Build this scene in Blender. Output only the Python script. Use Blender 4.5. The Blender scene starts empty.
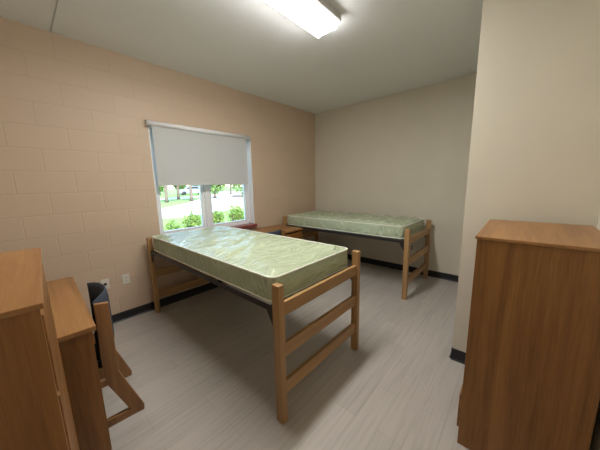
import bpy, bmesh, math, random
from mathutils import Vector, Matrix, noise, Quaternion
random.seed(7)
SC = bpy.context.scene
COL = SC.collection
R = math.radians

# ------------------------------------------------------------------ materials
def newmat(name):
    m = bpy.data.materials.new(name); m.use_nodes = True
    nt = m.node_tree
    b = nt.nodes['Principled BSDF']
    return m, nt, b

def N(nt, kind, **kw):
    n = nt.nodes.new(kind)
    for k, v in kw.items():
        if k in n.inputs.keys(): n.inputs[k].default_value = v
        else: setattr(n, k, v)
    return n

def ramp(nt, stops):
    r = nt.nodes.new('ShaderNodeValToRGB')
    e = r.color_ramp.elements
    while len(e) < len(stops): e.new(0.5)
    for i, (p, c) in enumerate(stops):
        e[i].position = p; e[i].color = (*c, 1)
    return r

def coords(nt, scale=(1, 1, 1), loc=(0, 0, 0)):
    tc = nt.nodes.new('ShaderNodeTexCoord')
    mp = nt.nodes.new('ShaderNodeMapping')
    mp.inputs['Scale'].default_value = scale; mp.inputs['Location'].default_value = loc
    nt.links.new(tc.outputs['Object'], mp.inputs['Vector'])
    return mp

def plain(name, col, rough=.5, noise_scale=60, var=.06, bump=.0, metallic=0, spec=.5):
    m, nt, b = newmat(name)
    mp = coords(nt)
    n = N(nt, 'ShaderNodeTexNoise', Scale=noise_scale, Detail=4)
    nt.links.new(mp.outputs[0], n.inputs['Vector'])
    lo = [max(0, c*(1-var)) for c in col]; hi = [min(1, c*(1+var)) for c in col]
    r = ramp(nt, [(.3, lo), (.7, hi)])
    nt.links.new(n.outputs['Fac'], r.inputs[0]); nt.links.new(r.outputs[0], b.inputs['Base Color'])
    b.inputs['Roughness'].default_value = rough; b.inputs['Metallic'].default_value = metallic
    b.inputs['Specular IOR Level'].default_value = spec
    if bump:
        bp = N(nt, 'ShaderNodeBump', Strength=bump, Distance=.004)
        nt.links.new(n.outputs['Fac'], bp.inputs['Height']); nt.links.new(bp.outputs[0], b.inputs['Normal'])
    return m

def wood(name, axis, dark, light, rough=.42, seed=0.):
    """oak veneer with the grain running along the given axis"""
    m, nt, b = newmat(name)
    s = [9., 9., 9.]; s['xyz'.index(axis)] = .55
    mp = coords(nt, s, (seed, seed*1.7, seed*.6))
    n1 = N(nt, 'ShaderNodeTexNoise', Scale=1.3, Detail=5, Roughness=.6, Distortion=.6)
    s2 = [90., 90., 90.]; s2['xyz'.index(axis)] = 2.5
    mp2 = coords(nt, s2)
    n2 = N(nt, 'ShaderNodeTexNoise', Scale=2., Detail=3, Roughness=.7)
    nt.links.new(mp.outputs[0], n1.inputs['Vector']); nt.links.new(mp2.outputs[0], n2.inputs['Vector'])
    mx = N(nt, 'ShaderNodeMath', operation='MULTIPLY_ADD')
    nt.links.new(n2.outputs['Fac'], mx.inputs[0]); mx.inputs[1].default_value = .5
    nt.links.new(n1.outputs['Fac'], mx.inputs[2])
    mid = [(a+c)/2 for a, c in zip(dark, light)]
    r = ramp(nt, [(.54, dark), (.72, mid), (.90, light)])
    nt.links.new(mx.outputs[0], r.inputs[0]); nt.links.new(r.outputs[0], b.inputs['Base Color'])
    b.inputs['Roughness'].default_value = rough
    bp = N(nt, 'ShaderNodeBump', Strength=.08, Distance=.002)
    nt.links.new(n2.outputs['Fac'], bp.inputs['Height']); nt.links.new(bp.outputs[0], b.inputs['Normal'])
    return m

CASE_D, CASE_L = (.155, .060, .0110), (.315, .138, .032)
BED_D, BED_L = (.285, .155, .056), (.475, .275, .115)
CASE = {a: wood('oak_case_'+a, a, CASE_D, CASE_L) for a in 'xyz'}
TOPW = {a: wood('oak_top_'+a, a, (.225, .096, .028), (.385, .188, .064), .36) for a in 'xyz'}
BEDW = {a: wood('oak_bed_'+a, a, BED_D, BED_L, .45) for a in 'xyz'}
CHW = {a: wood('oak_chair_'+a, a, (.19, .082, .025), (.32, .155, .055), .4) for a in 'xyz'}
STEEL = plain('dark_steel', (.022, .018, .017), .45, var=.2)
NAVY = plain('navy_fabric', (.034, .043, .062), .85, 400, .35, .3)
BLACK = plain('black_vinyl', (.012, .013, .016), .45, var=.2)
WHITE = plain('white_paint', (.84, .84, .86), .4, var=.02)
WALLP = plain('cream_wall_paint', (.655, .605, .50), .55, 3, .02, 0)
PLAST = plain('cream_plastic', (.72, .68, .60), .4, var=.02)
DARKP = plain('dark_plastic', (.02, .02, .022), .4)
METAL = plain('white_enamel', (.55, .54, .52), .4, var=.03)
TERRA = plain('red_sill_tile', (.24, .06, .055), .4, 30, .2)

def block_mat():
    m, nt, b = newmat('painted_block')
    tc = nt.nodes.new('ShaderNodeTexCoord')
    sep = nt.nodes.new('ShaderNodeSeparateXYZ'); nt.links.new(tc.outputs['Object'], sep.inputs[0])
    au = N(nt, 'ShaderNodeMath', operation='ADD'); au.inputs[1].default_value = 3.6514+.2032+40*.4064
    av = N(nt, 'ShaderNodeMath', operation='ADD'); av.inputs[1].default_value = -2.087+20*.2032
    nt.links.new(sep.outputs['Y'], au.inputs[0]); nt.links.new(sep.outputs['Z'], av.inputs[0])
    cmb = nt.nodes.new('ShaderNodeCombineXYZ')
    nt.links.new(au.outputs[0], cmb.inputs['X']); nt.links.new(av.outputs[0], cmb.inputs['Y'])
    br = nt.nodes.new('ShaderNodeTexBrick')
    br.offset = .5; br.offset_frequency = 2; br.squash = 1
    for k, v in {'Scale': 1, 'Mortar Size': .006, 'Mortar Smooth': .6, 'Bias': 0, 'Brick Width': .4064, 'Row Height': .2032}.items():
        br.inputs[k].default_value = v
    br.inputs['Color1'].default_value = (.585, .445, .325, 1)
    br.inputs['Color2'].default_value = (.60, .458, .335, 1)
    br.inputs['Mortar'].default_value = (.57, .43, .312, 1)
    nt.links.new(cmb.outputs[0], br.inputs['Vector'])
    nt.links.new(br.outputs['Color'], b.inputs['Base Color'])
    n = N(nt, 'ShaderNodeTexNoise', Scale=90, Detail=5, Roughness=.65)
    nt.links.new(tc.outputs['Object'], n.inputs['Vector'])
    inv = N(nt, 'ShaderNodeMath', operation='MULTIPLY_ADD')
    nt.links.new(br.outputs['Fac'], inv.inputs[0]); inv.inputs[1].default_value = -1.0
    sc = N(nt, 'ShaderNodeMath', operation='MULTIPLY'); sc.inputs[1].default_value = .22
    nt.links.new(n.outputs['Fac'], sc.inputs[0]); nt.links.new(sc.outputs[0], inv.inputs[2])
    bp = N(nt, 'ShaderNodeBump', Strength=.4, Distance=.004)
    nt.links.new(inv.outputs[0], bp.inputs['Height']); nt.links.new(bp.outputs[0], b.inputs['Normal'])
    b.inputs['Roughness'].default_value = .5
    return m
BLOCK = block_mat()

def floor_mat():
    m, nt, b = newmat('vinyl_plank')
    tc = nt.nodes.new('ShaderNodeTexCoord')
    sep = nt.nodes.new('ShaderNodeSeparateXYZ'); nt.links.new(tc.outputs['Object'], sep.inputs[0])
    cmb = nt.nodes.new('ShaderNodeCombineXYZ')
    a1 = N(nt, 'ShaderNodeMath', operation='ADD'); a1.inputs[1].default_value = 20
    a2 = N(nt, 'ShaderNodeMath', operation='ADD'); a2.inputs[1].default_value = 20
    nt.links.new(sep.outputs['Y'], a1.inputs[0]); nt.links.new(sep.outputs['X'], a2.inputs[0])
    nt.links.new(a1.outputs[0], cmb.inputs['X']); nt.links.new(a2.outputs[0], cmb.inputs['Y'])
    br = nt.nodes.new('ShaderNodeTexBrick'); br.offset = .37; br.offset_frequency = 2
    for k, v in {'Scale': 1, 'Mortar Size': .0012, 'Mortar Smooth': .3, 'Bias': 0, 'Brick Width': .914, 'Row Height': .152}.items():
        br.inputs[k].default_value = v
    br.inputs['Color1'].default_value = (.43, .393, .355, 1)
    br.inputs['Color2'].default_value = (.475, .437, .395, 1)
    br.inputs['Mortar'].default_value = (.33, .30, .27, 1)
    nt.links.new(cmb.outputs[0], br.inputs['Vector'])
    mp = coords(nt, (38, 1.6, 1))
    n = N(nt, 'ShaderNodeTexNoise', Scale=1.2, Detail=6, Roughness=.65, Distortion=.3)
    nt.links.new(mp.outputs[0], n.inputs['Vector'])
    r = ramp(nt, [(.3, (.84, .83, .82)), (.5, (1, 1, 1)), (.72, (1.09, 1.09, 1.09))])
    nt.links.new(n.outputs['Fac'], r.inputs[0])
    mx = nt.nodes.new('ShaderNodeMix'); mx.data_type = 'RGBA'; mx.blend_type = 'MULTIPLY'
    mx.inputs['Factor'].default_value = 1
    nt.links.new(br.outputs['Color'], mx.inputs['A']); nt.links.new(r.outputs[0], mx.inputs['B'])
    nt.links.new(mx.outputs['Result'], b.inputs['Base Color'])
    b.inputs['Roughness'].default_value = .38
    bp = N(nt, 'ShaderNodeBump', Strength=.15, Distance=.001)
    nt.links.new(n.outputs['Fac'], bp.inputs['Height']); nt.links.new(bp.outputs[0], b.inputs['Normal'])
    return m
FLOOR = floor_mat()
CEIL = plain('stippled_ceiling', (.82, .835, .85), .9, 160, .05, .5)

def vinyl_mat():
    m, nt, b = newmat('pale_green_vinyl')
    mp = coords(nt, (10, 2.6, 5))
    n = N(nt, 'ShaderNodeTexNoise', Scale=1.6, Detail=4, Roughness=.5, Distortion=1.2)
    nt.links.new(mp.outputs[0], n.inputs['Vector'])
    r = ramp(nt, [(.3, (.445, .515, .345)), (.7, (.50, .57, .395))])
    nt.links.new(n.outputs['Fac'], r.inputs[0]); nt.links.new(r.outputs[0], b.inputs['Base Color'])
    b.inputs['Roughness'].default_value = .17
    bp = N(nt, 'ShaderNodeBump', Strength=1., Distance=.05)
    nt.links.new(n.outputs['Fac'], bp.inputs['Height']); nt.links.new(bp.outputs[0], b.inputs['Normal'])
    return m
VINYL = vinyl_mat()
PIPE = plain('pale_piping', (.72, .74, .62), .4, var=.03)

def blind_mat():
    m, nt, b = newmat('grey_blind_cloth')
    b.inputs['Base Color'].default_value = (.55, .55, .53, 1); b.inputs['Roughness'].default_value = .8
    mp = coords(nt, (1, 900, 900)); w = N(nt, 'ShaderNodeTexNoise', Scale=1, Detail=1)
    nt.links.new(mp.outputs[0], w.inputs['Vector'])
    r = ramp(nt, [(.3, (.62, .62, .61)), (.7, (.68, .68, .67))])
    nt.links.new(w.outputs['Fac'], r.inputs[0]); nt.links.new(r.outputs[0], b.inputs['Base Color'])
    t = N(nt, 'ShaderNodeBsdfTranslucent'); t.inputs['Color'].default_value = (.6, .6, .62, 1)
    mx = N(nt, 'ShaderNodeMixShader'); mx.inputs[0].default_value = .2
    out = nt.nodes['Material Output']
    nt.links.new(b.outputs[0], mx.inputs[1]); nt.links.new(t.outputs[0], mx.inputs[2]); nt.links.new(mx.outputs[0], out.inputs[0])
    return m
BLIND = blind_mat()

def glass_mat():
    m, nt, b = newmat('clear_pane')
    t = N(nt, 'ShaderNodeBsdfTransparent'); t.inputs['Color'].default_value = (.95, .97, .96, 1)
    g = N(nt, 'ShaderNodeBsdfGlossy'); g.inputs['Roughness'].default_value = .02
    f = N(nt, 'ShaderNodeFresnel', IOR=1.45)
    mx = N(nt, 'ShaderNodeMixShader')
    nt.links.new(f.outputs[0], mx.inputs[0]); nt.links.new(t.outputs[0], mx.inputs[1]); nt.links.new(g.outputs[0], mx.inputs[2])
    nt.links.new(mx.outputs[0], nt.nodes['Material Output'].inputs[0])
    nt.nodes.remove(b)
    return m
GLASS = glass_mat()

def emit_mat(name, col, s):
    m, nt, b = newmat(name)
    b.inputs['Base Color'].default_value = (.8, .8, .78, 1)
    b.inputs['Emission Color'].default_value = (*col, 1); b.inputs['Emission Strength'].default_value = s
    b.inputs['Roughness'].default_value = .3
    return m
LAMP_E = 41.
LENS = emit_mat('lamp_lens', (1, .975, .94), 32.)
LENSC = emit_mat('lamp_lens_bright', (1, .975, .94), LAMP_E*2.1)
LENSG = emit_mat('lamp_lens_gap', (1, .97, .93), 32.)

# ------------------------------------------------------------------ geometry helpers
class MB:
    def __init__(s): s.bm = bmesh.new()
    def _take(s, t, mi=0):
        me = bpy.data.meshes.new('t'); 
        for f in t.faces: f.material_index = mi
        t.to_mesh(me); t.free(); s.bm.from_mesh(me); bpy.data.meshes.remove(me)
    def box(s, x0, x1, y0, y1, z0, z1, bev=0., mi=0, seg=2, rot=None, piv=None):
        t = bmesh.new()
        bmesh.ops.create_cube(t, size=1)
        for v in t.verts:
            v.co = Vector((x0+(v.co.x+.5)*(x1-x0), y0+(v.co.y+.5)*(y1-y0), z0+(v.co.z+.5)*(z1-z0)))
        if bev: bmesh.ops.bevel(t, geom=t.edges[:], offset=bev, segments=seg, affect='EDGES', profile=.6)
        if rot: bmesh.ops.rotate(t, verts=t.verts[:], cent=piv, matrix=rot)
        s._take(t, mi); return s
    def prism(s, pts, axis, a0, a1, bev=0., mi=0):
        """polygon extruded along an axis; pts are the two other coordinates in order"""
        t = bmesh.new()
        def mk(p, a):
            return {'x': (a, p[0], p[1]), 'y': (p[0], a, p[1]), 'z': (p[0], p[1], a)}[axis]
        A = [t.verts.new(mk(p, a0)) for p in pts]; B = [t.verts.new(mk(p, a1)) for p in pts]
        n = len(pts)
        t.faces.new(A); t.faces.new(B[::-1])
        for i in range(n): t.faces.new((A[i], B[i], B[(i+1) % n], A[(i+1) % n]))
        bmesh.ops.recalc_face_normals(t, faces=t.faces[:])
        if bev: bmesh.ops.bevel(t, geom=t.edges[:], offset=bev, segments=2, affect='EDGES', profile=.6)
        s._take(t, mi); return s
    def tube(s, path, r, n=10, closed=False, mi=0):
        t = bmesh.new(); rings = []
        P = [Vector(p) for p in path]; m = len(P)
        for i, p in enumerate(P):
            if closed: d = P[(i+1) % m]-P[i-1]
            else: d = P[min(i+1, m-1)]-P[max(i-1, 0)]
            d.normalize()
            u = Vector((0, 0, 1)) if abs(d.z) < .9 else Vector((1, 0, 0))
            a = d.cross(u).normalized(); c = a.cross(d)
            rr = r[i] if isinstance(r, (list, tuple)) else r
            rings.append([t.verts.new(p+(a*math.cos(k*2*math.pi/n)+c*math.sin(k*2*math.pi/n))*rr) for k in range(n)])
        for i in range(m if closed else m-1):
            A, B = rings[i], rings[(i+1) % m]
            for k in range(n): t.faces.new((A[k], A[(k+1) % n], B[(k+1) % n], B[k]))
        if not closed: t.faces.new(rings[0][::-1]); t.faces.new(rings[-1])
        bmesh.ops.recalc_face_normals(t, faces=t.faces[:])
        for f in t.faces: f.smooth = len(f.verts) == 4
        s._take(t, mi); return s
    def build(s, name, mats, parent=None, smooth=False):
        me = bpy.data.meshes.new(name); s.bm.to_mesh(me); s.bm.free()
        for m in (mats if isinstance(mats, (list, tuple)) else [mats]): me.materials.append(m)
        if smooth:
            for p in me.polygons: p.use_smooth = True
        o = bpy.data.objects.new(name, me); COL.objects.link(o)
        if parent: o.parent = parent
        return o

def tag(o, label=None, cat=None, group=None, kind=None):
    if label: o['label'] = label
    if cat: o['category'] = cat
    if group: o['group'] = group
    if kind: o['kind'] = kind
    return o
def empty(name, loc=(0, 0, 0), rz=0., label=None, cat=None, group=None, kind=None):
    o = bpy.data.objects.new(name, None); COL.objects.link(o)
    o.location = loc; o.rotation_euler.z = rz; o.empty_display_size = .1
    return tag(o, label, cat, group, kind)
ALLCH = lambda o: [c for c in COL.objects if c.parent == o]
def copy_tree(o, parent=None):
    c = o.copy(); COL.objects.link(c)
    if parent: c.parent = parent
    for ch in ALLCH(o): copy_tree(ch, c)
    return c
def struct(o): return tag(o, kind='structure')

# ------------------------------------------------------------------ the room
H = 2.92
XR, YF, XC, YC = 3.695, -4.77, 3.009, -1.949      # right wall, front wall, closet corner
WY0, WY1, WZ0, WZ1 = -3.14, -1.668, .868, 2.262   # window opening
struct(MB().box(-.2, 4, -5, .2, -.12, 0).build('floor', FLOOR))
m = MB()
m.box(-.25, 4, -5.02, -3.866, H, H+.15); m.box(-.25, 4, -3.854, .25, H, H+.15); m.box(-.2, 4, -3.87, -3.85, H+.012, H+.15)
struct(m.build('ceiling', CEIL))
m = MB()
m.box(-.2, 0, -5, WY0, 0, H); m.box(-.2, 0, WY1, .2, 0, H); m.box(-.2, 0, WY0, WY1, 0, WZ0); m.box(-.2, 0, WY0, WY1, WZ1, H)
bmesh.ops.remove_doubles(m.bm, verts=m.bm.verts[:], dist=1e-4)
struct(m.build('wall_left', BLOCK))
struct(MB().box(0, XC, 0, .2, 0, H).build('wall_back', WALLP))
struct(MB().box(XC, 4, YC, .2, 0, H).build('wall_closet', WALLP))
struct(MB().box(XR, 4, -5, YC, 0, H).build('wall_right', WALLP))
struct(MB().box(0, XR, -5, YF, 0, H).build('wall_front', WALLP))
BH, BT = .1, .008
def cove(pts, axis, a0, a1, name):
    struct(MB().prism(pts, axis, a0, a1).build(name, BLACK))
cove([(0, 0), (.02, 0), (.010, .012), (.006, .03), (.006, BH), (0, BH)], 'y', YF, 0, 'baseboard_left')
cove([(0, 0), (-.02, 0), (-.010, .012), (-.006, .03), (-.006, BH), (0, BH)], 'x', .02, XC, 'baseboard_back')
m = MB().prism([(YC, 0), (YC-.02, 0), (YC-.010, .012), (YC-.006, .03), (YC-.006, BH), (YC, BH)], 'x', XC-.006, XR)
m.prism([(XC, 0), (XC-.02, 0), (XC-.010, .012), (XC-.006, .03), (XC-.006, BH), (XC, BH)], 'y', YC, -.02)
struct(m.build('baseboard_closet', BLACK))
cove([(XR, 0), (XR-.02, 0), (XR-.010, .012), (XR-.006, .03), (XR-.006, BH), (XR, BH)], 'y', YF, YC-.02, 'baseboard_right')
cove([(YF, 0), (YF+.02, 0), (YF+.010, .012), (YF+.006, .03), (YF+.006, BH), (YF, BH)], 'x', .02, XR-.02, 'baseboard_front')

# window: white lined reveal, two sashes with a wide mullion, red sill
win = tag(empty('window_1', (0, 0, 0)), kind='structure')
m = MB()
FX0, FX1 = -.185, -.09
m.box(-.19, -.001, WY0, WY0+.012, WZ0, WZ1); m.box(-.19, .004, WY1-.014, WY1+.001, WZ0, WZ1, .003)
m.box(-.19, -.001, WY0, WY1, WZ1-.014, WZ1)
m.build('reveal_lining', WHITE, win)
m = MB()
ys0, ys1 = WY0+.012, WY1-.014
m.box(FX0, FX1, ys0, ys0+.03, WZ0, WZ1-.014, .003); m.box(FX0, FX1, ys1-.03, ys1, WZ0, WZ1-.014, .003)
m.box(FX0, FX1, ys0, ys1, WZ0, WZ0+.03, .003); m.box(FX0, FX1, ys0, ys1, WZ1-.05, WZ1-.014, .003)
m.build('frame', WHITE, win)
MUL0, MUL1 = -2.508, -2.356
MB().box(FX0, FX1+.012, MUL0+.04, MUL1-.04, WZ0+.03, WZ1-.05, .004).build('mullion', WHITE, win)
for a, b in ((ys0+.03, MUL0+.04), (MUL1-.04, ys1-.03)):
    s = MB(); w = .042; z0, z1 = WZ0+.03, WZ1-.05; xa, xb = -.165, -.105
    s.box(xa, xb, a, a+w, z0, z1, .004); s.box(xa, xb, b-w, b, z0, z1, .004)
    s.box(xa, xb, a+w, b-w, z0, z0+w, .004); s.box(xa, xb, a+w, b-w, z1-w, z1, .004)
    so = s.build('sash', WHITE, win)
    MB().box(-.139, -.135, a+w-.004, b-w+.004, z0+w-.004, z1-w+.004).build('pane', GLASS, so)
MB().box(-.09, .055, WY0-.02, WY1+.015, WZ0-.045, WZ0+.004, .006).build('sill', TERRA, win)

# roller blind, drawn a little past half way
rb = empty('roller_blind', (0.045, (WY0+WY1)/2-.02, 2.245), 0, 'grey roller blind pulled halfway down over the window', 'blind')
by0, by1 = -.72, .69
m = MB(); m.tube([(0, by0-.012, 0), (0, by1+.012, 0)], .029, 16); m.build('roller', WHITE, rb, True)
m = MB().box(-.0025+.0, .0005, by0+.03, by1-.055, 1.535-2.245, .0)
m.build('cloth', BLIND, rb)
MB().box(-.006, .004, by0+.03, by1-.055, 1.528-2.245, 1.548-2.245, .003).build('bottom_bar', plain('blind_bar', (.6, .6, .6), .5), rb)
for s, y in ((-1, by0-.02), (1, by1+.02)):
    MB().box(-.044, .02, y-.004, y+.004, -.035, .035, .002).build('bracket', METAL, rb)
MB().tube([(.0, by1+.022, 0), (0, by1+.034, 0)], .011, 10).build('end_pin', DARKP, rb)

# fluorescent ceiling fixture: enamel housing and a wrap lens with a bright middle
lt = empty('ceiling_light', (1.91, -2.86, H), 0, 'long fluorescent ceiling light with a clear wraparound lens, switched on', 'light')
L2 = .61
m = MB().prism([(-.145, 0), (.145, 0), (.145, -.05), (.13, -.055), (-.13, -.055), (-.145, -.05)], 'y', -L2, L2)
m.build('housing', METAL, lt)
prof = [(-.106, -.055), (-.106, -.088), (-.092, -.100), (-.066, -.089), (-.052, -.092), (.052, -.092), (.066, -.089), (.092, -.100), (.106, -.088), (.106, -.055)]
t = bmesh.new()
A = [t.verts.new((x, -L2, z)) for x, z in prof]; B = [t.verts.new((x, L2, z)) for x, z in prof]
for i in range(len(prof)-1):
    f = t.faces.new((A[i], A[i+1], B[i+1], B[i])); f.material_index = 1 if i == 4 else (2 if i in (2, 3, 5, 6) else 0)
for f in (t.faces.new(A[::-1]), t.faces.new(B)): f.material_index = 0
bmesh.ops.recalc_face_normals(t, faces=t.faces[:])
m = MB(); m.bm.free(); m.bm = t
m.build('lens', [LENS, LENSC, LENSG], lt)
for s in (-1, 1):
    MB().box(-.146, .146, s*(L2+.001)-.004, s*(L2+.001)+.004, -.058, -.001, .002).build('end_plate', METAL, lt)

# wall outlets
def outlet(loc, rz, label, kind):
    o = empty('wall_outlet' if kind != 'jack' else 'wall_jack', loc, rz, label, 'outlet')
    MB().box(-.036, .036, -.006, 0, -.058, .058, .003).build('cover_plate', PLAST, o)
    if kind == 'jack':
        j = MB().box(-.014, .014, -.009, -.004, -.014, .014, .002).build('jack', DARKP, o)
    else:
        for z in (-.021, .021):
            s = MB().tube([(0, -.005, z), (0, -.0085, z)], .0165, 16).build('socket', PLAST if kind == 'plain' else TERRA, o)
            h = MB()
            for x in (-.006, .006): h.box(x-.0012, x+.0012, -.0092, -.008, z-.001, z+.008)
            h.tube([(0, -.008, z-.008), (0, -.0092, z-.008)], .0025, 8)
            h.build('slots', DARKP, s)
    return o
outlet((0, -3.751, .475), R(90), 'cream wall plate with a dark jack on the block wall, just above the chair back', 'jack')
outlet((0, -3.556, .475), R(90), 'cream double socket on the block wall between the chair and the bed', 'plain')
outlet((2.035, 0, .425), 0, 'small wall socket with red outlets seen through the far bed end', 'red')

# ------------------------------------------------------------------ beds
BL, BW, BHT = 2.175, .937, .936
def make_bed():
    root = empty('bed_frame')
    px, py = .030, .0235
    for x in (0, BL):
        for y in (0, BW):
            MB().box(x-px, x+px, y-py, y+py, 0, BHT, .006).build('post', BEDW['z'], root)
        for z0, z1 in ((.724, .812), (.446, .538), (.182, .274)):
            MB().box(x-.014, x+.014, py-.002, BW-py+.002, z0, z1, .004).build('rail', BEDW['y'], root)
    for y, s in ((-.004, 1), (BW+.004, -1)):
        m = MB(); m.box(px-.004, BL-px+.004, y-.003, y+.003, .746, .784); m.box(px-.004, BL-px+.004, min(y, y+s*.035), max(y, y+s*.035), .746, .751)
        m.build('side_rail', STEEL, root)
        for x, d in ((px-.003, 1), (BL-px+.003, -1)):
            MB().prism([(x, .78), (x+d*.085, .78), (x+d*.06, .728), (x+d*.006, .64), (x, .64)], 'y', y-.007, y+.005).build('corner_bracket', STEEL, root)
    m = MB()
    for k in range(15):
        x = .09+k*(BL-.18)/14
        m.box(x-.012, x+.012, .032, BW-.032, .780, .7850)
    for k in range(7):
        y = .06+k*(BW-.12)/6
        m.box(.035, BL-.035, y-.006, y+.006, .777, .7830)
    for x in (.045, BL-.045): m.box(x-.03, x+.03, .002, BW-.002, .772, .781); m.box(x-.03, x+.03, .002, BW-.002, .748, .773)
    m.build('spring_deck', STEEL, root)
    return root

ML, MW, MT = 2.07, .905, .166
def rrect(hx, hy, r, z, n=6):
    pts = []
    for cx, cy, a0 in ((hx-r, hy-r, 0), (-hx+r, hy-r, 90), (-hx+r, -hy+r, 180), (hx-r, -hy+r, 270)):
        for k in range(n+1):
            a = R(a0+90*k/n); pts.append((cx+r*math.cos(a), cy+r*math.sin(a), z))
    return pts
def make_mattress(seed):
    root = empty('mattress')
    t = bmesh.new()
    nx, ny = 190, 64
    rc = .055
    def warp(x, y):                     # rounds the corners of the grid in plan
        hx, hy = ML/2, MW/2
        ax, ay = abs(x), abs(y)
        s = 1.
        if ax > hx-rc and ay > hy-rc:
            dx, dy = ax-(hx-rc), ay-(hy-rc)
            l = math.hypot(dx, dy); mx = max(dx, dy)
            if l > 1e-6:
                k = mx/l; dx *= k; dy *= k
            ax, ay = hx-rc+dx, hy-rc+dy
        return math.copysign(ax, x), math.copysign(ay, y)
    def hgt(x, y):
        e = min(ML/2-abs(x), MW/2-abs(y))
        f = max(0, min(1, e/.12)); f = f*f*(3-2*f)
        w = noise.noise(Vector((x*9.5+y*2.2+.8*math.sin(y*5+seed), y*1.5, seed)))*.9
        w += noise.noise(Vector((x*15.+y*7, y*4.-x*2, seed+5)))*.35
        w += (1-abs(noise.noise(Vector((x*5+y*3.5, y*1.5, seed+9))))*2.4)*.30
        c1 = noise.noise(Vector((x*8+y*2.6+.4*math.sin(y*6), y*1.6, seed+31)))
        c2 = noise.noise(Vector((x*17+y*4, y*3.2-x, seed+43)))
        w += .55*max(0, 1-abs(c1)*7)**1.3*(.4+.6*abs(c2)*2)+.22*max(0, 1-abs(c2)*5)
        big = noise.noise(Vector((x*1.4, y*1.7, seed+20)))
        return MT+f*(.017+.019*w+.010*big) - (1-f)*.004
    def sgrid(n, L):
        out = []
        for i in range(n+1):
            u = i/n*2-1
            out.append(math.copysign(abs(u)**.85, u)*L/2)
        return out
    xs, ys = sgrid(nx, ML), sgrid(ny, MW)
    V = {}
    for i, x in enumerate(xs):
        for j, y in enumerate(ys):
            a, b = warp(x, y); V[i, j] = t.verts.new((a, b, hgt(x, y)))
    for i in range(nx):
        for j in range(ny): t.faces.new((V[i, j], V[i+1, j], V[i+1, j+1], V[i, j+1]))
    ring = [(i, 0) for i in range(nx)]+[(nx, j) for j in range(ny)]+[(i, ny) for i in range(nx, 0, -1)]+[(0, j) for j in range(ny, 0, -1)]
    prev = [V[k] for k in ring]
    nz = 7
    for q in range(1, nz+1):
        z = MT*(1-q/nz)
        cur = []
        for k in ring:
            v = V[k].co; bul = math.sin(math.pi*q/nz)*.006
            n2 = Vector((v.x/ML*2, v.y/MW*2, 0)); 
            off = Vector((math.copysign(1, v.x) if abs(v.x) > ML/2-rc*.6 else 0, math.copysign(1, v.y) if abs(v.y) > MW/2-rc*.6 else 0, 0))
            w = noise.noise(Vector((v.x*6, v.y*6, z*5+seed)))*.005*math.sin(math.pi*q/nz)
            cur.append(t.verts.new((v.x+off.x*(bul+w), v.y+off.y*(bul+w), z)))
        L = len(ring)
        for a in range(L): t.faces.new((prev[a], cur[a], cur[(a+1) % L], prev[(a+1) % L]))
        prev = cur
    t.faces.new(prev)
    bmesh.ops.recalc_face_normals(t, faces=t.faces[:])
    m = MB(); m.bm.free(); m.bm = t
    m.build('cover', VINYL, root, True)
    for z in (.0085, MT-.003):
        MB().tube(rrect(ML/2+.001, MW/2+.001, rc*.97, z), .0075, 8, True).build('piping', PIPE, root, True)
    return root

B1 = (.128, -3.308, 0); B2 = (.128, -1.078, 0)
bed1 = make_bed(); bed1.location = B1
tag(bed1, 'wooden bed frame with slatted ends, nearest, standing under the window', 'bed frame', 'dormitory bed frames')
bed2 = copy_tree(bed1); bed2.location = B2
tag(bed2, 'wooden bed frame with slatted ends, pushed along the plain far wall', 'bed frame', 'dormitory bed frames')
mt1 = make_mattress(3.)
mt1.location = (B1[0]+BL/2-.008, B1[1]+BW/2, .787)
tag(mt1, 'pale green vinyl mattress on the nearer bed, catching window glare', 'mattress', 'green vinyl mattresses')
mt2 = make_mattress(11.)
mt2.location = (B2[0]+BL/2-.008, B2[1]+BW/2, .787)
tag(mt2, 'pale green vinyl mattress on the bed along the far wall', 'mattress', 'green vinyl mattresses')

# ------------------------------------------------------------------ desks (width along x, front towards -y, back at y = 0)
DW, DD, DH = 1.13, .60, .786
def make_desk():
    root = empty('desk')
    w = DW/2
    MB().box(-w, w, -DD, 0, DH-.028, DH, .004).build('top', TOPW['x'], root)
    for x in (-w+.004, w-.026):
        MB().box(x, x+.022, -DD+.02, -.004, 0, DH-.028, .002).build('side_panel', CASE['z'], root)
    MB().box(w-.47, w-.448, -DD+.03, -.02, .06, DH-.028, .002).build('divider_panel', CASE['z'], root)
    MB().box(-w+.026, w-.026, -.03, -.012, .22, DH-.028).build('back_panel', CASE['x'], root)
    MB().box(w-.448, w-.026, -DD+.06, -.03, .06, .08).build('pedestal_floor', CASE['x'], root)
    for z0, z1 in ((.085, .375), (.385, .555), (.565, .732)):
        d = MB()
        d.box(w-.446, w-.028, -DD+.008, -DD+.028, z0, z1, .004)
        d.box(w-.436, w-.04, -DD+.026, -.06, z0+.01, z1-.03)
        d.build('drawer', CASE['x'], root)
    d = MB(); d.box(-w+.03, w-.474, -DD+.012, -DD+.03, .668, .732, .003); d.box(-w+.05, w-.49, -DD+.03, -.1, .675, .72)
    d.build('pencil_drawer', CASE['x'], root)
    return root
dk1 = make_desk(); dk1.location = (1.674-DW/2-.016, -4.056-DD, 0); dk1.rotation_euler.z = R(178.45)
tag(dk1, 'wooden desk at lower left beside the near dresser', 'desk', 'wooden desks')
dk2 = copy_tree(dk1); dk2.location = (.035, -1.15-DW/2, 0); dk2.rotation_euler.z = R(90)
tag(dk2, 'wooden desk below the window, between the two beds', 'desk', 'wooden desks')

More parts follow.
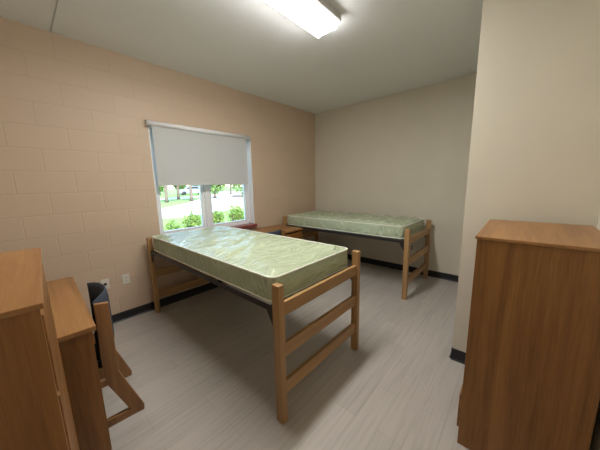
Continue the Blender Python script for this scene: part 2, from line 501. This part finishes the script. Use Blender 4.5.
# ------------------------------------------------------------------ chairs (sitter looks towards +y)
def make_chair():
    root = empty('desk_chair')
    for s in (-1, 1):
        a0, a1 = (s*.232, s*.204)
        a0, a1 = min(a0, a1), max(a0, a1)
        m = MB()
        m.prism([(.065, .838), (-.004, .828), (-.006, .45), (-.002, .34), (.062, .34), (.075, .437)], 'x', a0, a1, .004)
        m.prism([(-.002, .36), (-.113, .034), (-.110, .0), (-.075, 0), (-.032, .052), (.058, .285), (.07, .36)], 'x', a0, a1, .004)
        m.prism([(-.105, .0), (.43, .0), (.44, .05), (-.05, .054)], 'x', a0+.0005, a1-.0005, .004)
        m.prism([(.05, .345), (.42, .375), (.43, .43), (.06, .42)], 'x', a0+.0005, a1-.0005, .004)
        m.prism([(.40, .01), (.44, .01), (.43, .42), (.365, .42)], 'x', a0+.001, a1-.001, .004)
        m.build('side_frame', CHW['z'], root)
    for y, z in ((.40, .36), (.04, .36)):
        MB().box(-.205, .205, y-.011, y+.011, z-.028, z+.028, .003).build('stretcher', CHW['x'], root)
    # upholstered seat
    MB().box(-.203, .203, .035, .46, .40, .468, .022, seg=4).build('seat', NAVY, root, True)
    # curved upholstered back with rounded top corners
    t = bmesh.new(); nu, nv = 20, 12; th = .028
    def P(u, v, side):
        x = u*.208
        ztop = .860-.012*max(0, abs(u)-.55)**2/.2
        z = .46+(ztop-.46)*v
        bow = -.078*(1-u*u)
        puff = (1-(2*v-1)**8)*(1-abs(u)**10)
        return (x, .066+bow+side*(th/2)*(.25+.75*puff), z)
    G = {}
    for sd in (-1, 1):
        for i in range(nu+1):
            for j in range(nv+1): G[sd, i, j] = t.verts.new(P(i/nu*2-1, j/nv, sd))
        for i in range(nu):
            for j in range(nv): t.faces.new((G[sd, i, j], G[sd, i+1, j], G[sd, i+1, j+1], G[sd, i, j+1]))
    for i in range(nu):
        for j in (0, nv): t.faces.new((G[-1, i, j], G[-1, i+1, j], G[1, i+1, j], G[1, i, j]))
    for j in range(nv):
        for i in (0, nu): t.faces.new((G[-1, i, j], G[-1, i, j+1], G[1, i, j+1], G[1, i, j]))
    bmesh.ops.recalc_face_normals(t, faces=t.faces[:])
    m = MB(); m.bm.free(); m.bm = t
    m.build('backrest', NAVY, root, True)
    return root
ch1 = make_chair(); ch1.location = (1.272, -3.962, 0); ch1.rotation_euler.z = R(180-5)
tag(ch1, 'wooden chair with dark upholstered back at the lower left desk', 'chair', 'wooden desk chairs')
ch2 = copy_tree(ch1); ch2.location = (.735, -1.885, 0); ch2.rotation_euler.z = R(90+6)
tag(ch2, 'dark chair back peeking over the nearer mattress by the window desk', 'chair', 'wooden desk chairs')

# ------------------------------------------------------------------ dressers (width along x, front towards -y, back at y = 0)
def make_dresser(w, d, h, pull=0., proud=0.):
    root = empty('dresser')
    x = w/2
    MB().box(-x-.008, x+.008, -d-.008, 0, h-.015, h, .003).build('top', TOPW['x'], root)
    for sx in (-x, x-.022):
        MB().box(sx, sx+.022, -d, -.002, 0, h-.015, .002).build('side_panel', CASE['z'], root)
    MB().box(-x+.022, x-.022, -.018, -.006, .04, h-.015).build('back_panel', CASE['z'], root)
    MB().box(-x+.022, x-.022, -d+.03, -d+.045, 0, .075).build('plinth', CASE['x'], root)
    n = 5; z0 = .085; step = (h-.03-z0)/n
    for k in range(n):
        a, b = z0+k*step, z0+(k+1)*step-.010
        off = pull if k == 0 else 0
        m = MB()
        m.box(-x+.025, x-.025, -d-off-proud, -d+.018-off, a, b, .005)
        m.box(-x+.032, x-.032, -d+.016-off, -.03-off, a+.012, b-.03)
        m.build('drawer', CASE['x'], root)
    return root
dr1 = make_dresser(.702, .480, 1.243, .014); dr1.location = (XR-.028, -2.745+.3575, 0); dr1.rotation_euler.z = R(-90)
tag(dr1, 'tall wooden dresser at the right against the white wall corner', 'dresser', 'wooden dressers')
dr2 = make_dresser(.80, .47, 1.258, 0., .004); dr2.location = (2.088, -4.243-.47, 0); dr2.rotation_euler.z = R(177.6)
tag(dr2, 'tall wooden dresser cropped at the left edge, in front of the desk', 'dresser', 'wooden dressers')

# ------------------------------------------------------------------ outdoors
def grass_mat():
    m, nt, b = newmat('lawn_grass')
    mp = coords(nt); n = N(nt, 'ShaderNodeTexNoise', Scale=1.2, Detail=8, Roughness=.7)
    nt.links.new(mp.outputs[0], n.inputs['Vector'])
    r = ramp(nt, [(.35, (.13, .24, .05)), (.65, (.25, .36, .09))])
    nt.links.new(n.outputs['Fac'], r.inputs[0]); nt.links.new(r.outputs[0], b.inputs['Base Color'])
    b.inputs['Roughness'].default_value = .9
    return m
GRASS = grass_mat()
ROAD = plain('pale_asphalt', (.62, .60, .57), .9, 20, .06)
MULCH = plain('brown_mulch', (.34, .24, .17), .95, 25, .3)
def leaf_mat(name, a, b_):
    m, nt, b = newmat(name)
    mp = coords(nt); n = N(nt, 'ShaderNodeTexNoise', Scale=9, Detail=3)
    nt.links.new(mp.outputs[0], n.inputs['Vector'])
    r = ramp(nt, [(.35, a), (.65, b_)])
    nt.links.new(n.outputs['Fac'], r.inputs[0]); nt.links.new(r.outputs[0], b.inputs['Base Color'])
    b.inputs['Roughness'].default_value = .6
    t = N(nt, 'ShaderNodeBsdfTranslucent'); nt.links.new(r.outputs[0], t.inputs['Color'])
    mx = N(nt, 'ShaderNodeMixShader'); mx.inputs[0].default_value = .3
    nt.links.new(b.outputs[0], mx.inputs[1]); nt.links.new(t.outputs[0], mx.inputs[2])
    nt.links.new(mx.outputs[0], nt.nodes['Material Output'].inputs[0])
    return m
LEAF1 = leaf_mat('shrub_leaf', (.16, .27, .05), (.33, .46, .11))
LEAF2 = leaf_mat('tree_leaf', (.13, .24, .06), (.26, .38, .11))
BARK = plain('bark', (.16, .12, .09), .95, 15, .3)
struct(MB().box(-140, -.2, -60, 130, -.3, -.02).build('lawn_ground', GRASS))
def strip(name, pts, width, mat, z):
    L, Rr = [], []
    for i, p in enumerate(pts):
        a = Vector(pts[max(i-1, 0)]); b = Vector(pts[min(i+1, len(pts)-1)]); d = (b-a).normalized(); n = Vector((-d.y, d.x))
        w = width[i] if isinstance(width, list) else width
        L.append(Vector(p)+n*w/2); Rr.append(Vector(p)-n*w/2)
    return struct(MB().prism([tuple(v) for v in L+Rr[::-1]], 'z', z-.06, z).build(name, mat))
# positions read along the sight lines through the window
CAM = Vector((3.3407, -4.2584, 1.5243))
def along(yaw_deg, dist):             # yaw: degrees left (towards -x) of +y
    return CAM.x-math.sin(R(yaw_deg))*dist, CAM.y+math.cos(R(yaw_deg))*dist
strip('driveway', [along(100, 17), along(84, 16.2), along(76, 16), along(70, 16.2), along(66, 17.2), along(62.5, 19.6), along(59.5, 25), along(57.6, 38), along(57, 60)], 5.2, ROAD, .0)
strip('parking_strip', [along(92, 34), along(76, 34), along(68, 35), along(64.5, 38)], 3, ROAD, .0)
strip('mulch_bank', [along(55.9, 16.5), along(55.3, 24), along(54.8, 40)], 2.2, MULCH, .02)
strip('planting_bed', [along(80, 6.9), along(70, 6.9), along(62, 7.6), along(54, 9.2)], 1.5, MULCH, .01)

def leaves(rad, n, size, seedv, zmin=None, lumps=6):
    rnd = random.Random(seedv); t = bmesh.new()
    ctr = [(Vector((rnd.uniform(-.5, .5)*rad.x, rnd.uniform(-.5, .5)*rad.y, rnd.uniform(-.35, .45)*rad.z)), rnd.uniform(.45, .7)) for _ in range(lumps)]
    for _ in range(n):
        c, s = rnd.choice(ctr)
        d = Vector((rnd.gauss(0, 1), rnd.gauss(0, 1), rnd.gauss(0, 1))).normalized()*(rnd.random()**.4)
        p = c+Vector((d.x*rad.x, d.y*rad.y, d.z*rad.z))*s
        if zmin is not None and p.z < zmin: continue
        q = Quaternion((rnd.gauss(0, 1), rnd.gauss(0, 1), rnd.gauss(0, 1), rnd.gauss(0, 1))).normalized()
        l = size*rnd.uniform(.7, 1.3)
        vs = [t.verts.new(p+q @ Vector(k)*l) for k in ((0, -.9, 0), (.42, 0, .12), (0, .9, 0), (-.42, 0, .12))]
        t.faces.new(vs)
    m = MB(); m.bm.free(); m.bm = t; return m
def shrub(x, y, r, h, seedv, label, n=900):
    o = empty('shrub', (x, y, 0), 0, label, 'shrub', 'shrubs outside the window')
    f = leaves(Vector((r, r, h*.55)), n, .05+.006*r, seedv, -h*.55).build('foliage', LEAF1, o); f.location.z = h*.52
    s = MB()
    rnd = random.Random(seedv)
    for k in range(6):
        a = rnd.uniform(0, 6.28); s.tube([(0, 0, -.03), (math.cos(a)*r*.25, math.sin(a)*r*.25, h*.3), (math.cos(a)*r*.5, math.sin(a)*r*.5, h*.7)], [.014, .011, .006], 6)
    s.build('stem', BARK, o)
SH = [(69.0, 6.6, .31, .78), (65.2, 7.5, .34, .86), (60.4, 7.9, .30, .82), (56.3, 9.0, .36, .86)]
SL = ['bright green shrub outside low in the left pane, nearer the left sash', 'bright green shrub outside low in the left pane, nearer the mullion',
      'green shrub outside just right of the window mullion', 'farthest right green shrub outside, beside the right sash']
for i, (a, dd, r, h) in enumerate(SH):
    x, y = along(a, dd); shrub(x, y, r, h, 40+i, SL[i])
def tree(x, y, h, cr, seedv, label, crown_low):
    o = empty('tree', (x, y, 0), 0, label, 'tree', 'trees beyond the driveway')
    rnd = random.Random(seedv)
    s = MB(); s.tube([(0, 0, -.05), (.04, 0, .4), (rnd.uniform(-.1, .1), .05, h*.35), (rnd.uniform(-.2, .2), .1, h*.75)], [.2, .15, .12, .04], 10)
    for k in range(6):
        a = rnd.uniform(0, 6.28); z = h*rnd.uniform(.28, .5)
        s.tube([(0, .03, z), (math.cos(a)*cr*.4, math.sin(a)*cr*.4, z+h*.13), (math.cos(a)*cr*.75, math.sin(a)*cr*.75, z+h*.2)], [.06, .04, .015], 6)
    s.build('trunk', BARK, o, True)
    f = leaves(Vector((cr, cr, (h-crown_low)/2)), 2200, .2, seedv, None, 9).build('foliage', LEAF2, o); f.location.z = (h+crown_low)/2
TR = [(69.7, 27, 6, .9, 1.45), (67.5, 32, 8, 2.0, 1.3), (65.1, 27.5, 6, .9, 1.4), (61.8, 52, 8, 2.3, .2), (60.4, 31, 6, 1.45, .0), (57, 44, 8, 2.4, .0), (54.4, 32, 6, 1.5, .0),
      (70.8, 50, 3, 1.35, -.2), (67.2, 52, 3, 1.35, -.2), (63.5, 56, 3, 1.4, -.2)]
TL = ['slim tree outside, leftmost of the trunks in the left pane', 'thicker tree farther back in the middle of the left pane',
      'slim tree outside nearest the mullion in the left pane', 'far tree outside, half hidden by the mullion',
      'low leafy tree just right of the mullion in the right pane', 'far leafy tree in the middle of the right pane', 'low leafy tree at the right end of the right pane',
      'distant bushy tree behind the leftmost trunk outside', 'distant bushy tree behind the thicker trunk outside', 'distant bushy tree beyond the parked car outside']
for i, (a, dd, h, cr, lo) in enumerate(TR):
    x, y = along(a, dd); tree(x, y, h, cr, 80+i, TL[i], lo)
# parked car far outside
def car(x, y, rz):
    o = empty('car', (x, y, 0), rz, 'small blue-grey car parked far outside between the trees', 'car')
    body = [(-2.1, .3), (-2.15, .62), (-2.0, .85), (-1.1, .95), (-.55, 1.42), (.75, 1.45), (1.4, 1.0), (2.05, .9), (2.15, .6), (2.1, .3)]
    MB().prism(body, 'y', -.85, .85, .05).build('body', plain('car_paint', (.30, .36, .45), .3), o)
    for s in (-.86, .855):
        MB().prism([(-.95, .98), (-.5, 1.34), (.68, 1.37), (1.2, 1.0)], 'y', s, s+.005).build('side_window', DARKP, o)
    for wx in (-1.3, 1.35):
        for wy in (-.82, .82):
            MB().tube([(wx, wy-.1, .32), (wx, wy+.1, .32)], .32, 20).build('wheel', DARKP, o)
x, y = along(64.9, 46); car(x, y, R(75))

# ------------------------------------------------------------------ daylight
w = bpy.data.worlds.new('World'); SC.world = w; w.use_nodes = True
nt = w.node_tree; bg = nt.nodes['Background']
sky = nt.nodes.new('ShaderNodeTexSky'); sky.sky_type = 'NISHITA'; sky.sun_disc = False
sky.sun_elevation = R(50); sky.sun_rotation = R(100); sky.dust_density = .4; sky.ozone_density = 2.5
nt.links.new(sky.outputs[0], bg.inputs['Color']); bg.inputs['Strength'].default_value = 1.1
sl = bpy.data.lights.new('sun', 'SUN'); sl.energy = 10.5; sl.angle = R(1); sl.color = (1, .95, .86)
so = bpy.data.objects.new('sun', sl); COL.objects.link(so); so.location = (10, -6, 14)
so.rotation_euler = Vector((-.62, .28, -.74)).to_track_quat('-Z', 'Y').to_euler()
pl = bpy.data.lights.new('window_portal', 'AREA'); pl.shape = 'RECTANGLE'; pl.size = WY1-WY0-.04; pl.size_y = WZ1-WZ0-.03
pl.cycles.is_portal = True
po = bpy.data.objects.new('window_portal', pl); COL.objects.link(po)
po.location = (-.21, (WY0+WY1)/2, (WZ0+WZ1)/2)
po.rotation_euler = Vector((1, 0, 0)).to_track_quat('-Z', 'Z').to_euler()

# ------------------------------------------------------------------ camera
yaw, pit, rol, fpx = .7292, -.1654, -.0205, 249.585
cd = bpy.data.cameras.new('camera'); cam = bpy.data.objects.new('camera', cd); COL.objects.link(cam)
cd.sensor_width = 36; cd.lens = fpx*36/600; cd.clip_start = .02; cd.clip_end = 400
cy, sy, cp, sp = math.cos(yaw), math.sin(yaw), math.cos(pit), math.sin(pit)
F = Vector((-sy*cp, cy*cp, sp)); Rv = Vector((cy, sy, 0)); U = Rv.cross(F)
cr, sr = math.cos(rol), math.sin(rol)
R2 = Rv*cr+U*sr; U2 = U*cr-Rv*sr
M = Matrix(((R2.x, U2.x, -F.x), (R2.y, U2.y, -F.y), (R2.z, U2.z, -F.z)))
cam.matrix_world = Matrix.Translation(CAM) @ M.to_4x4()
SC.camera = cam
SC.view_settings.view_transform = 'Standard'; SC.view_settings.look = 'None'
SC.view_settings.gamma = 1; SC.view_settings.use_curve_mapping = False; SC.view_settings.exposure = 0
